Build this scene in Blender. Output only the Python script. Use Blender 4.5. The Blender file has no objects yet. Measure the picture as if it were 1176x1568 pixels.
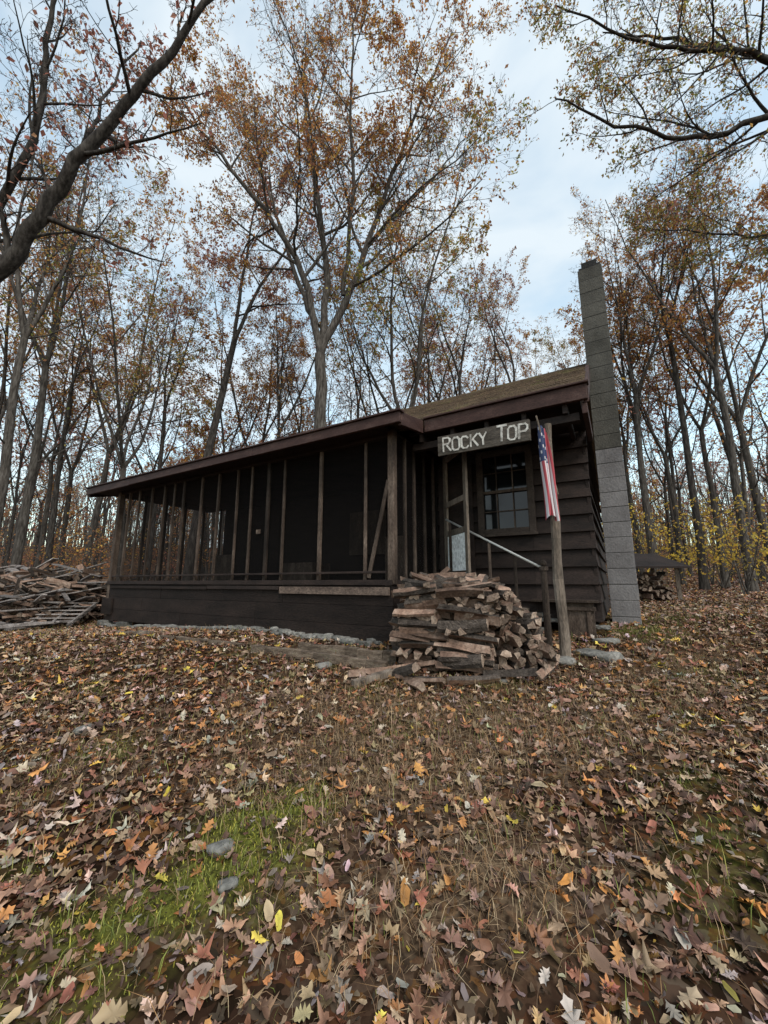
import bpy, bmesh, math, random
import numpy as np
from mathutils import Vector
random.seed(7); rs=np.random.RandomState(11)
CZ=1.3
sc=bpy.context.scene
# ------------------------------------------------------------ helpers
def newmat(name):
    m=bpy.data.materials.new(name); m.use_nodes=True
    nt=m.node_tree; nt.nodes.clear()
    o=nt.nodes.new('ShaderNodeOutputMaterial'); return m,nt,o
def N(nt,t,**k):
    n=nt.nodes.new(t)
    for a,b in k.items(): setattr(n,a,b)
    return n
def noise_mat(name,cols,scale=4,stretch=(1,1,1),rough=.85,bump=.3,bscale=None,spec=.2,fine=.35,detail=5,rand=0.0):
    m,nt,o=newmat(name)
    tc=N(nt,'ShaderNodeTexCoord'); mp=N(nt,'ShaderNodeMapping'); mp.inputs['Scale'].default_value=stretch
    nt.links.new(tc.outputs['Object'],mp.inputs[0])
    n1=N(nt,'ShaderNodeTexNoise'); n1.inputs['Scale'].default_value=scale; n1.inputs['Detail'].default_value=detail
    n1.inputs['Roughness'].default_value=.65
    nt.links.new(mp.outputs[0],n1.inputs['Vector'])
    r=N(nt,'ShaderNodeValToRGB'); el=r.color_ramp.elements
    el[0].position=cols[0][0]; el[0].color=(*cols[0][1],1); el[1].position=cols[-1][0]; el[1].color=(*cols[-1][1],1)
    for p,c in cols[1:-1]:
        e=el.new(p); e.color=(*c,1)
    nt.links.new(n1.outputs['Fac'],r.inputs[0])
    last=r.outputs[0]
    b=N(nt,'ShaderNodeBsdfPrincipled'); b.inputs['Roughness'].default_value=rough
    b.inputs['Specular IOR Level'].default_value=spec
    if fine>0:
        n2=N(nt,'ShaderNodeTexNoise'); n2.inputs['Scale'].default_value=(bscale or scale*9); n2.inputs['Detail'].default_value=3
        nt.links.new(mp.outputs[0],n2.inputs['Vector'])
        mr=N(nt,'ShaderNodeMapRange'); mr.inputs[1].default_value=.3; mr.inputs[2].default_value=.7
        mr.inputs[3].default_value=1-fine; mr.inputs[4].default_value=1+fine
        nt.links.new(n2.outputs['Fac'],mr.inputs[0])
        vm=N(nt,'ShaderNodeVectorMath',operation='SCALE')
        nt.links.new(r.outputs[0],vm.inputs[0]); nt.links.new(mr.outputs[0],vm.inputs['Scale'])
        last=vm.outputs[0]
        if bump:
            bp=N(nt,'ShaderNodeBump'); bp.inputs['Strength'].default_value=bump; bp.inputs['Distance'].default_value=.02
            nt.links.new(n2.outputs['Fac'],bp.inputs['Height']); nt.links.new(bp.outputs[0],b.inputs['Normal'])
    if rand>0:
        g=N(nt,'ShaderNodeNewGeometry'); m2=N(nt,'ShaderNodeMapRange'); m2.inputs[3].default_value=1-rand; m2.inputs[4].default_value=1+rand
        nt.links.new(g.outputs['Random Per Island'],m2.inputs[0])
        v2=N(nt,'ShaderNodeVectorMath',operation='SCALE'); nt.links.new(last,v2.inputs[0]); nt.links.new(m2.outputs[0],v2.inputs['Scale']); last=v2.outputs[0]
    nt.links.new(last,b.inputs['Base Color'])
    nt.links.new(b.outputs[0],o.inputs[0]); return m
def attr_mat(name,trans=.35,rough=.8,gain=1.0):
    m,nt,o=newmat(name)
    a=N(nt,'ShaderNodeAttribute'); a.attribute_name='Col'
    vm=N(nt,'ShaderNodeVectorMath',operation='SCALE'); vm.inputs['Scale'].default_value=gain
    nt.links.new(a.outputs['Color'],vm.inputs[0])
    if trans>0:
        b=N(nt,'ShaderNodeBsdfDiffuse'); nt.links.new(vm.outputs[0],b.inputs[0])
        t=N(nt,'ShaderNodeBsdfTranslucent'); nt.links.new(vm.outputs[0],t.inputs[0])
        mx=N(nt,'ShaderNodeMixShader'); mx.inputs[0].default_value=trans
        nt.links.new(b.outputs[0],mx.inputs[1]); nt.links.new(t.outputs[0],mx.inputs[2]); nt.links.new(mx.outputs[0],o.inputs[0])
    else:
        b=N(nt,'ShaderNodeBsdfPrincipled'); b.inputs['Roughness'].default_value=rough; b.inputs['Specular IOR Level'].default_value=.3
        nt.links.new(vm.outputs[0],b.inputs['Base Color']); nt.links.new(b.outputs[0],o.inputs[0])
    return m
def flat_mat(name,c,rough=.6,spec=.3,metal=0):
    m,nt,o=newmat(name); b=N(nt,'ShaderNodeBsdfPrincipled'); b.inputs['Base Color'].default_value=(*c,1)
    b.inputs['Roughness'].default_value=rough; b.inputs['Specular IOR Level'].default_value=spec; b.inputs['Metallic'].default_value=metal
    nt.links.new(b.outputs[0],o.inputs[0]); return m

def mesh_arrays(name,V,groups,mats,cols=None,smooth=False):
    me=bpy.data.meshes.new(name); V=np.asarray(V,dtype=np.float32)
    me.vertices.add(len(V)); me.vertices.foreach_set('co',V.ravel())
    groups=[(np.asarray(f,dtype=np.int32),mi) for f,mi in groups if len(f)]
    loops=np.concatenate([f.ravel() for f,_ in groups]); tot=np.concatenate([np.full(len(f),f.shape[1],np.int32) for f,_ in groups])
    mi=np.concatenate([np.full(len(f),i,np.int32) for f,i in groups])
    st=np.concatenate([[0],np.cumsum(tot)[:-1]]).astype(np.int32)
    me.loops.add(len(loops)); me.loops.foreach_set('vertex_index',loops)
    me.polygons.add(len(tot)); me.polygons.foreach_set('loop_start',st); me.polygons.foreach_set('loop_total',tot)
    me.polygons.foreach_set('material_index',mi)
    if smooth: me.polygons.foreach_set('use_smooth',np.ones(len(tot),bool))
    for m in mats: me.materials.append(m)
    me.update(calc_edges=True)
    if cols is not None:
        ca=me.color_attributes.new(name='Col',type='FLOAT_COLOR',domain='POINT')
        c=np.ones((len(V),4),np.float32); c[:,:3]=cols; ca.data.foreach_set('color',c.ravel())
    return me
def addobj(name,me,parent=None,loc=None):
    o=bpy.data.objects.new(name,me); sc.collection.objects.link(o)
    if parent: o.parent=parent
    if loc is not None: o.location=loc
    return o
def empty(name,loc=(0,0,0)):
    o=bpy.data.objects.new(name,None); sc.collection.objects.link(o); o.location=loc; o.empty_display_size=.3; return o

_ph=rs.uniform(0,6.28,(24,2)); _dr=rs.uniform(0,6.28,24)
def snoise(x,y,s):
    r=0
    for i in range(8):
        f=s*(1+.37*i); r=r+np.sin(f*(x*math.cos(_dr[i])+y*math.sin(_dr[i]))+_ph[i,0]+1.7*np.sin(f*.6*(y*math.cos(_dr[i+8])-x*math.sin(_dr[i+8]))+_ph[i,1]))/(1+.5*i)
    return r/3.2
GY=[-400,-20,0,2.0,3.5,4.3,5.2,7.4,12,20,35,60,120,400]
GZ=[-12,-2.8,-1.3,-.99,-.77,-.65,-.57,-.62,-.55,-.10,1.5,4.2,11,28]
def G(x,y):
    x=np.asarray(x,float); y=np.asarray(y,float)
    z=np.interp(y,GY,GZ)
    z=z+np.clip(x,-9,9)*.03
    z=z+snoise(x,y,.9)*.02+snoise(x,y,3.1)*.008+ snoise(x,y,.12)*np.clip((y-14)/25,0,1)*.5
    z=z+.05*np.exp(-((x+.5)**2+(y-1.75)**2)/.06)
    return z+CZ
GREEN=[(-.50,1.80,.23,1.5),(-.72,1.52,.19,1.1),(-.98,1.38,.18,1.0),(-.36,2.0,.12,.8),(-1.35,1.7,.12,.45),(-.40,1.45,.11,.6),(-.80,1.22,.12,.6),(1.46,2.07,.25,.5),(1.04,1.45,.2,.45),(2.9,4.55,.4,.9),(3.6,5.4,.6,.5),
 (-1.5,4.25,.25,.5),(-.5,3.85,.2,.5),(.1,2.7,.18,.5),(.9,3.2,.22,.5),(-2.4,3.4,.25,.45),(2.6,3.3,.4,.4),(2.0,1.8,.25,.45),(.5,1.9,.14,.45),(-.1,3.2,.22,.45),(-1.6,2.5,.22,.45),(1.9,2.6,.28,.45),(1.3,1.7,.2,.4)]
STRAW=[(0,2.3,.7,.95),(-.5,2.9,.8,.6),(.9,2.6,.6,.65),(1.9,2.9,.7,.5),(.3,1.6,.4,.8),(-1.8,2.4,.45,.45),(3,3.9,.9,.4)]
def mask(L,x,y):
    r=0
    for a,b,s,k in L: r=r+k*np.exp(-((x-a)**2+(y-b)**2)/(s*s))
    return r
def green(x,y): return np.clip(mask(GREEN,x,y)*(.85+1.15*snoise(x,y,15))-.12,0,1)
def straw(x,y): return np.clip(mask(STRAW,x,y)*(.8+.9*snoise(x+5,y,5))-.1,0,1)

A=np.array([-.86,.51]); B=np.array([.51,.86])
def Hp(a,b,z): return (A[0]*a+B[0]*b, A[1]*a+B[1]*b, z+CZ)
def toab(x,y): return A[0]*x+A[1]*y, B[0]*x+B[1]*y
def in_house(x,y,m=0.0):
    a,b=toab(x,y)
    return ((a>2.1-m)&(a<8.15+m)&(b>3.75-m)&(b<9+m))|((a>.2-m)&(a<2.2+m)&(b>5-m)&(b<9+m))|((a>-.2-m)&(a<.2+m)&(b>5.85-m)&(b<6.35+m))
class MB:
    def __init__(s): s.v=[];s.f=[];s.m=[]
    def poly(s,pts,faces,mi=0):
        k=len(s.v); s.v+= [tuple(p) for p in pts]
        for f in faces: s.f.append([k+i for i in f]); s.m.append(mi)
    BF=[(0,1,2,3),(7,6,5,4),(0,4,5,1),(1,5,6,2),(2,6,7,3),(3,7,4,0)]
    def box8(s,p,mi=0): s.poly(p,MB.BF,mi)
    def hbox(s,a0,a1,b0,b1,z0,z1,mi=0,j=0):
        J=lambda: random.uniform(-j,j)
        s.box8([Hp(a+J(),b+J(),z) for z in (z0,z1) for a,b in ((a0,b0),(a1,b0),(a1,b1),(a0,b1))],mi)
    def hsl(s,a0,a1,prof,mi=0):
        n=len(prof); P=[Hp(a0,b,z) for b,z in prof]+[Hp(a1,b,z) for b,z in prof]
        F=[tuple(range(n)),tuple(range(2*n-1,n-1,-1))]+[(i,(i+1)%n,n+(i+1)%n,n+i) for i in range(n)]
        s.poly(P,F,mi)
    def beam(s,p,q,w,h,mi=0,up=(0,0,1)):
        p=Vector(p);q=Vector(q); d=(q-p).normalized(); u=Vector(up)
        if abs(d.dot(u))>.95: u=Vector((A[0],A[1],0))
        x=d.cross(u).normalized(); y=x.cross(d).normalized()
        c=[(-w/2,-h/2),(w/2,-h/2),(w/2,h/2),(-w/2,h/2)]
        s.box8([p+x*a+y*b for a,b in c]+[q+x*a+y*b for a,b in c],mi)
    def cyl(s,p,q,r0,r1,k=10,mi=0):
        p=Vector(p);q=Vector(q); d=(q-p).normalized(); u=Vector((0,0,1)) if abs(d.z)<.9 else Vector((1,0,0))
        x=d.cross(u).normalized(); y=x.cross(d)
        R=[]
        for c,r in ((p,r0),(q,r1)):
            for i in range(k):
                t=2*math.pi*i/k; R.append(c+x*math.cos(t)*r+y*math.sin(t)*r)
        s.poly(R,[(i,(i+1)%k,k+(i+1)%k,k+i) for i in range(k)]+[tuple(range(k)),tuple(range(2*k-1,k-1,-1))],mi)
    def obj(s,name,mats,parent=None,bevel=0,smooth=False):
        me=bpy.data.meshes.new(name); me.from_pydata(s.v,[],s.f)
        for m in mats: me.materials.append(m)
        me.polygons.foreach_set('material_index',s.m)
        bm=bmesh.new(); bm.from_mesh(me); bmesh.ops.recalc_face_normals(bm,faces=bm.faces); bm.to_mesh(me); bm.free()
        if smooth: me.polygons.foreach_set('use_smooth',[True]*len(me.polygons))
        o=addobj(name,me,parent)
        if bevel:
            b=o.modifiers.new('bev','BEVEL'); b.width=bevel; b.segments=1; b.limit_method='ANGLE'
        return o
# ------------------------------------------------------------ materials
M_dark=noise_mat('dark_brown_paint',[(.3,(.010,.0072,.0066)),(.7,(.030,.020,.017))],3,(1,1,3),.75,.25,40,rand=.3)
M_tar=noise_mat('black_tar_boards',[(.3,(.008,.0055,.0048)),(.7,(.024,.016,.0135))],2,(1,1,2.5),.8,.4,30,rand=.2)
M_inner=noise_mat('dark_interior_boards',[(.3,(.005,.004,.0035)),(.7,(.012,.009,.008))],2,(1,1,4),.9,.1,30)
M_red=noise_mat('maroon_trim_paint',[(.3,(.03,.015,.013)),(.55,(.05,.026,.022)),(.75,(.09,.055,.047))],4,(1,1,3),.65,.2,50)
M_stud=noise_mat('weathered_stud_wood',[(.3,(.02,.014,.011)),(.55,(.058,.042,.033)),(.75,(.13,.10,.08))],2.2,(2.5,2.5,1),.85,.3,30,rand=.5)
M_grey=noise_mat('grey_weathered_wood',[(.25,(.055,.042,.034)),(.5,(.14,.112,.09)),(.75,(.24,.20,.165))],3,(3,3,.8),.85,.4,25,rand=.3)
M_strip=noise_mat('tan_faded_board',[(.3,(.05,.035,.03)),(.7,(.17,.125,.10))],5,(1,1,2),.8,.2,40)
M_roof=noise_mat('mossy_shingles',[(.3,(.055,.038,.026)),(.52,(.10,.068,.045)),(.75,(.10,.10,.035))],3.2,(1,1,1),.95,.7,60,rand=.25)
M_block=noise_mat('concrete_block',[(.25,(.11,.102,.105)),(.5,(.17,.162,.165)),(.8,(.24,.23,.235))],3,(1,1,.6),.95,.35,60,rand=.10,fine=.15)
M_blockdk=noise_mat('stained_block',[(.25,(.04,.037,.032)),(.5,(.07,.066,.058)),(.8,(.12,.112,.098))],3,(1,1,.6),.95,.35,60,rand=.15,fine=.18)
M_soot=noise_mat('sooty_flue',[(.3,(.01,.01,.01)),(.7,(.03,.028,.028))],5)
M_stone=noise_mat('field_stone',[(.25,(.06,.06,.055)),(.5,(.14,.135,.125)),(.68,(.22,.21,.195)),(.8,(.12,.15,.07))],4,(1,1,1),.95,.7,35,rand=.3)
M_white=noise_mat('white_door_panel',[(.3,(.78,.8,.82)),(.7,(.88,.89,.89))],3,(1,1,1),.5,.05)
M_glass=flat_mat('window_glass',(.006,.007,.008),.06,.5)
M_metal=flat_mat('galvanised_rail',(.42,.42,.41),.45,.5,.3)
M_split=noise_mat('split_wood',[(.25,(.08,.048,.035)),(.5,(.19,.123,.092)),(.75,(.33,.25,.20))],6,(1,1,1),.85,.5,45,rand=.55)
M_end=noise_mat('log_end_grain',[(.25,(.09,.06,.045)),(.5,(.21,.155,.12)),(.75,(.32,.25,.20))],9,(1,1,1),.9,.5,60,rand=.4)
M_barkl=noise_mat('log_bark',[(.3,(.025,.019,.016)),(.7,(.09,.073,.062))],12,(1,1,1),.95,.8,60,rand=.3)
M_bark=noise_mat('tree_bark',[(.32,(.026,.022,.019)),(.5,(.066,.057,.050)),(.7,(.13,.118,.107))],14,(1.6,1.6,.3),.95,0,fine=0,detail=3)
M_barkd=noise_mat('dark_tree_bark',[(.32,(.016,.0135,.012)),(.5,(.042,.036,.032)),(.7,(.09,.08,.072))],14,(1.6,1.6,.3),.95,0,fine=0,detail=3)
M_leaf=attr_mat('canopy_leaves',.5,.8,1.25)
M_litter=attr_mat('fallen_leaves_mat',0,.6,1.15)
M_grass=attr_mat('grass_blades_mat',0,.75,1.1)
M_screen,nt,o=newmat('insect_screen')
tr=N(nt,'ShaderNodeBsdfTransparent'); tr.inputs[0].default_value=(.95,.95,.95,1); df=N(nt,'ShaderNodeBsdfDiffuse'); df.inputs[0].default_value=(.018,.016,.016,1)
mx=N(nt,'ShaderNodeMixShader'); mx.inputs[0].default_value=.30; nt.links.new(tr.outputs[0],mx.inputs[1]); nt.links.new(df.outputs[0],mx.inputs[2]); nt.links.new(mx.outputs[0],o.inputs[0])

# ------------------------------------------------------------ ground
xs=np.concatenate([-np.geomspace(400,14,26),np.linspace(-13,13,261),np.geomspace(14,400,26)])
ys=np.concatenate([-np.geomspace(400,2,20),np.linspace(-1,17,226),np.geomspace(17.5,400,50)])
X,Y=np.meshgrid(xs,ys); Z=G(X,Y)
V=np.stack([X.ravel(),Y.ravel(),Z.ravel()],1); nx,ny=len(xs),len(ys)
i=np.arange(nx-1)[None,:]+np.arange(ny-1)[:,None]*nx; i=i.ravel()
F=np.stack([i,i+1,i+1+nx,i+nx],1)
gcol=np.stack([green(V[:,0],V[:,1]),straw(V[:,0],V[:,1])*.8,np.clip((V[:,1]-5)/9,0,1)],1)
m,nt,o=newmat('leaf_littered_ground')
tc=N(nt,'ShaderNodeTexCoord'); 
nz=N(nt,'ShaderNodeTexNoise'); nz.inputs['Scale'].default_value=9; nz.inputs['Detail'].default_value=3
nt.links.new(tc.outputs['Object'],nz.inputs['Vector'])
ad=N(nt,'ShaderNodeVectorMath',operation='MULTIPLY_ADD'); ad.inputs[1].default_value=(.15,.15,.15); nt.links.new(nz.outputs['Color'],ad.inputs[0]); nt.links.new(tc.outputs['Object'],ad.inputs[2])
vo=N(nt,'ShaderNodeTexVoronoi'); vo.inputs['Scale'].default_value=27; nt.links.new(ad.outputs[0],vo.inputs['Vector'])
sp=N(nt,'ShaderNodeSeparateColor'); nt.links.new(vo.outputs['Color'],sp.inputs[0])
rp=N(nt,'ShaderNodeValToRGB'); rp.color_ramp.interpolation='CONSTANT'
el=rp.color_ramp.elements; el[0].position=0; el[0].color=(.055,.034,.023,1); el[1].position=.93; el[1].color=(.38,.18,.065,1)
for p,c in ((.2,(.11,.06,.04)),(.38,(.18,.10,.064)),(.55,(.24,.15,.105)),(.70,(.25,.105,.055)),(.8,(.31,.225,.165)),(.88,(.09,.067,.05))):
    e=el.new(p); e.color=(*c,1)
nt.links.new(sp.outputs[0],rp.inputs[0])
mr=N(nt,'ShaderNodeMapRange'); mr.inputs[1].default_value=0; mr.inputs[2].default_value=.035; mr.inputs[3].default_value=1.1; mr.inputs[4].default_value=.5
nt.links.new(vo.outputs['Distance'],mr.inputs[0])
vm0=N(nt,'ShaderNodeVectorMath',operation='SCALE'); nt.links.new(rp.outputs[0],vm0.inputs[0]); nt.links.new(mr.outputs[0],vm0.inputs['Scale'])
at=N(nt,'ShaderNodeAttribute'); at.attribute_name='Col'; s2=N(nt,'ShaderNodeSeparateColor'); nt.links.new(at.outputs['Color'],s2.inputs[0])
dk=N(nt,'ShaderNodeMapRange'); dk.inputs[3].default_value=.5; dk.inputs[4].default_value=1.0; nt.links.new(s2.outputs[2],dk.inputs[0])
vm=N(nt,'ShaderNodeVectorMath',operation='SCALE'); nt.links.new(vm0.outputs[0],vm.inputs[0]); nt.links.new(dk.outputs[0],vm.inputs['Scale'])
n3=N(nt,'ShaderNodeTexNoise'); n3.inputs['Scale'].default_value=45; n3.inputs['Detail'].default_value=4; nt.links.new(tc.outputs['Object'],n3.inputs['Vector'])
rg=N(nt,'ShaderNodeValToRGB'); rg.color_ramp.elements[0].position=.35; rg.color_ramp.elements[0].color=(.022,.022,.008,1); rg.color_ramp.elements[1].position=.65; rg.color_ramp.elements[1].color=(.105,.11,.022,1)
nt.links.new(n3.outputs['Fac'],rg.inputs[0])
rw=N(nt,'ShaderNodeValToRGB'); rw.color_ramp.elements[0].position=.38; rw.color_ramp.elements[0].color=(.03,.02,.013,1); rw.color_ramp.elements[1].position=.65; rw.color_ramp.elements[1].color=(.16,.11,.068,1)
nt.links.new(n3.outputs['Fac'],rw.inputs[0])
m1=N(nt,'ShaderNodeMix',data_type='RGBA'); nt.links.new(s2.outputs[1],m1.inputs[0]); nt.links.new(vm.outputs[0],m1.inputs[6]); nt.links.new(rw.outputs[0],m1.inputs[7])
m2=N(nt,'ShaderNodeMix',data_type='RGBA'); nt.links.new(s2.outputs[0],m2.inputs[0]); nt.links.new(m1.outputs[2],m2.inputs[6]); nt.links.new(rg.outputs[0],m2.inputs[7])
n4=N(nt,'ShaderNodeTexNoise'); n4.inputs['Scale'].default_value=.8; n4.inputs['Detail'].default_value=3; nt.links.new(tc.outputs['Object'],n4.inputs['Vector'])
r4=N(nt,'ShaderNodeMapRange'); r4.inputs[1].default_value=.3; r4.inputs[2].default_value=.7; r4.inputs[3].default_value=.75; r4.inputs[4].default_value=1.3; nt.links.new(n4.outputs['Fac'],r4.inputs[0])
v5=N(nt,'ShaderNodeVectorMath',operation='SCALE'); nt.links.new(m2.outputs[2],v5.inputs[0]); nt.links.new(r4.outputs[0],v5.inputs['Scale'])
bs=N(nt,'ShaderNodeBsdfDiffuse'); 
nt.links.new(v5.outputs[0],bs.inputs[0])
nt.links.new(bs.outputs[0],o.inputs[0]); M_ground=m
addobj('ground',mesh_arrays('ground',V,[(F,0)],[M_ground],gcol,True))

# ------------------------------------------------------------ fallen leaves
LC=np.array([[.33,.215,.15],[.25,.105,.062],[.42,.19,.065],[.37,.255,.15],[.54,.38,.07],[.085,.05,.035],[.38,.31,.275],[.17,.09,.058],[.28,.16,.105],[.50,.39,.30],[.13,.077,.052]])
LP=np.array([.18,.11,.11,.13,.018,.12,.075,.11,.13,.055,.09]); LP/=LP.sum()
def leaf_template(kind,rr):
    if kind=='oak':
        pts=[(0,-1.15),(.05,-.9)]
        yv=np.linspace(-.75,.8,9)
        for j,yy in enumerate(yv):
            w=.52*math.sin(math.pi*(yy+1.0)/2.05)**.7
            w*= 1.15 if j%2==1 else .5
            pts.append((w+rr.uniform(-.05,.05),yy+(.08 if j%2 else 0)))
        left=[(-x*rr.uniform(.85,1.1),y+rr.uniform(-.04,.04)) for x,y in reversed(pts[1:])]
        out=pts+[(0,1.0)]+left
    elif kind=='maple':
        out=[]
        for k in range(20):
            t=-math.pi/2+2*math.pi*k/20
            r=[.42,.58,.88,.6][k%4]*rr.uniform(.85,1.1)
            if k==0: r=.9
            out.append((r*math.cos(t),r*math.sin(t)))
    else:
        out=[]
        for k in range(10):
            t=-math.pi/2+2*math.pi*k/10
            out.append((.42*math.cos(t)*rr.uniform(.7,1.2),.9*math.sin(t)*rr.uniform(.9,1.1)))
    return np.array([(0,0)]+out)
rr=np.random.RandomState(3)
def curl(P,rr,amt):
    a,b,c=rr.uniform(-.4,1.6)*amt,rr.uniform(-.8,.9)*amt,rr.uniform(-.8,.8)*amt
    z=a*P[:,0]**2+b*P[:,1]**2*.5+c*P[:,0]*P[:,1]+rr.normal(0,.08*amt,len(P)); z-=z.mean()
    return np.column_stack([P,z])
def rotmats(n,tilt,rs):
    yaw=rs.uniform(0,2*np.pi,n); ax=rs.uniform(0,2*np.pi,n); t=np.abs(rs.normal(0,tilt,n))
    K=np.zeros((n,3,3)); ux,uy=np.cos(ax),np.sin(ax)
    K[:,0,2]=uy;K[:,1,2]=-ux;K[:,2,0]=-uy;K[:,2,1]=ux
    R=np.eye(3)[None]+np.sin(t)[:,None,None]*K+(1-np.cos(t))[:,None,None]*(K@K)
    Zm=np.zeros((n,3,3)); Zm[:,0,0]=np.cos(yaw);Zm[:,0,1]=-np.sin(yaw);Zm[:,1,0]=np.sin(yaw);Zm[:,1,1]=np.cos(yaw);Zm[:,2,2]=1
    return R@Zm
def scatter(y0,y1,dens,size,kinds,tilt,lift,gk=.8,sk_=.3,dim=1.0):
    area=(y1-y0)*2*(1.12*(y1+y0)/2+.8); n=int(area*dens)
    W=1.12*y1+.8
    y=rs.uniform(y0,y1,n*3); x=rs.uniform(-W,W,n*3); k=np.abs(x)<1.12*y+.8; x,y=x[k][:n],y[k][:n]
    g=green(x,y); s=straw(x,y)
    keep=(rs.rand(len(x))>np.clip(g*gk+s*sk_,0,.86))&~in_house(x,y,0.0)
    clump=.76+.5*snoise(x,y,2.6); keep&=rs.rand(len(x))<clump+.25
    x,y=x[keep],y[keep]
    VV=[];CC=[];FF=[];off=0
    tid=rs.randint(0,len(kinds),len(x))
    for t,T in enumerate(kinds):
        sel=tid==t; n=sel.sum()
        if n==0: continue
        px,py=x[sel],y[sel]; pz=G(px,py)+rs.uniform(.002,lift,n)
        R=rotmats(n,tilt,rs); sc_=size*np.clip(rs.lognormal(0,.32,n),.45,1.65)
        P=np.einsum('nij,vj->nvi',R,T)*sc_[:,None,None]
        P+=np.stack([px,py,pz],1)[:,None,:]
        nv=len(T); VV.append(P.reshape(-1,3))
        c=LC[rs.choice(len(LC),n,p=LP)]*rs.uniform(.5,1.3,(n,1))*rs.normal(1,.07,(n,3))*dim; c=np.repeat(np.clip(c,0.01,1)[:,None,:],nv,1)
        c*=rs.uniform(.75,1.15,(n,nv,1)); c[:,0]*=.72; CC.append(c.reshape(-1,3))
        o_=np.arange(1,nv); f=np.stack([np.zeros(nv-1,int),o_,np.roll(o_,-1)],1)
        FF.append((f[None]+ (np.arange(n)*nv)[:,None,None]+off).reshape(-1,3)); off+=n*nv
    return np.concatenate(VV),np.concatenate(CC),np.concatenate(FF)
near=[curl(leaf_template(k,rr),rr,1.0) for k in ['oak']*10+['maple']*5+['beech']*4]
midk=[curl(leaf_template('beech',rr)[[0,1,3,5,6,8,10]],rr,1.1) for _ in range(8)]
parts=[scatter(.2,3.4,1100,.015,midk,.6,.012,.5,.2,.6),scatter(.2,3.2,640,.0285,near,.5,.03),scatter(3.2,6.5,460,.030,near,.5,.03),scatter(6.5,15,190,.042,midk,.45,.03),scatter(15,32,34,.075,midk,.45,.03)]
VV=[];CC=[];FF=[];off=0
for v,c,f in parts:
    VV.append(v);CC.append(c);FF.append(f+off);off+=len(v)
addobj('fallen_leaves',mesh_arrays('fallen_leaves',np.concatenate(VV),[(np.concatenate(FF),0)],[M_litter],np.concatenate(CC)))
# ------------------------------------------------------------ grass
def blades(dens,fn,cols,hl,w,y0,y1,bend=.6):
    W=1.12*y1+.8; M=int(dens*(y1-y0)*2*W)
    y=rs.uniform(y0,y1,M); x=rs.uniform(-W,W,M); k=np.abs(x)<1.12*y+.8; x,y=x[k],y[k]
    p=fn(x,y); k=(rs.rand(len(x))<p)&~in_house(x,y,0); x,y=x[k],y[k]; n=len(x)
    z=G(x,y)-.004; h=hl*rs.lognormal(0,.35,n); az=rs.uniform(0,6.28,n); b=rs.uniform(.1,bend*1.7,n)*h
    dx,dy=np.cos(az),np.sin(az); wx,wy=-dy*w*.5,dx*w*.5
    P=np.zeros((n,5,3)); base=np.stack([x,y,z],1)
    side=np.stack([wx,wy,np.zeros(n)],1)
    P[:,0]=base-side;P[:,1]=base+side
    mid=base+np.stack([dx*b*.35,dy*b*.35,h*.6],1); P[:,2]=mid+side*.8;P[:,3]=mid-side*.8
    P[:,4]=base+np.stack([dx*b,dy*b,h*np.clip(1-.25*b/h,.3,1)],1)
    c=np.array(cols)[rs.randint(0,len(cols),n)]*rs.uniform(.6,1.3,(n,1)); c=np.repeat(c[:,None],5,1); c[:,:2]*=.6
    k=np.arange(n)[:,None]*5
    return P.reshape(-1,3),c.reshape(-1,3),k+np.array([[0,1,2,3]]),k+np.array([[3,2,4]])
GC=[(.14,.16,.035),(.17,.19,.04),(.10,.12,.025),(.25,.23,.07)]
MC=[(.24,.225,.032),(.17,.17,.025),(.31,.285,.045),(.11,.115,.02)]
SC=[(.32,.22,.13),(.24,.15,.085),(.38,.28,.17),(.17,.10,.055),(.30,.17,.075)]
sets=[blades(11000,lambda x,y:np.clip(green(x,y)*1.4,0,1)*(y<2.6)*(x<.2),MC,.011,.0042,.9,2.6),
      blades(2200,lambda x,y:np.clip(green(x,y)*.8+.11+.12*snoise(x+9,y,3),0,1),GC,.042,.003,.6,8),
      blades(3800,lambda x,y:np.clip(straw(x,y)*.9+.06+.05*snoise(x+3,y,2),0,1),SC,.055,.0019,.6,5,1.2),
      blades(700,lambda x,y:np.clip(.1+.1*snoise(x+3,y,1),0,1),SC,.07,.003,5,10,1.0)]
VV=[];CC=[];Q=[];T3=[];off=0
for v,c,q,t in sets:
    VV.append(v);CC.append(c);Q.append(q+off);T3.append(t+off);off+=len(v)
addobj('grass',mesh_arrays('grass',np.concatenate(VV),[(np.concatenate(Q),0),(np.concatenate(T3),0)],[M_grass],np.concatenate(CC)))

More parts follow.
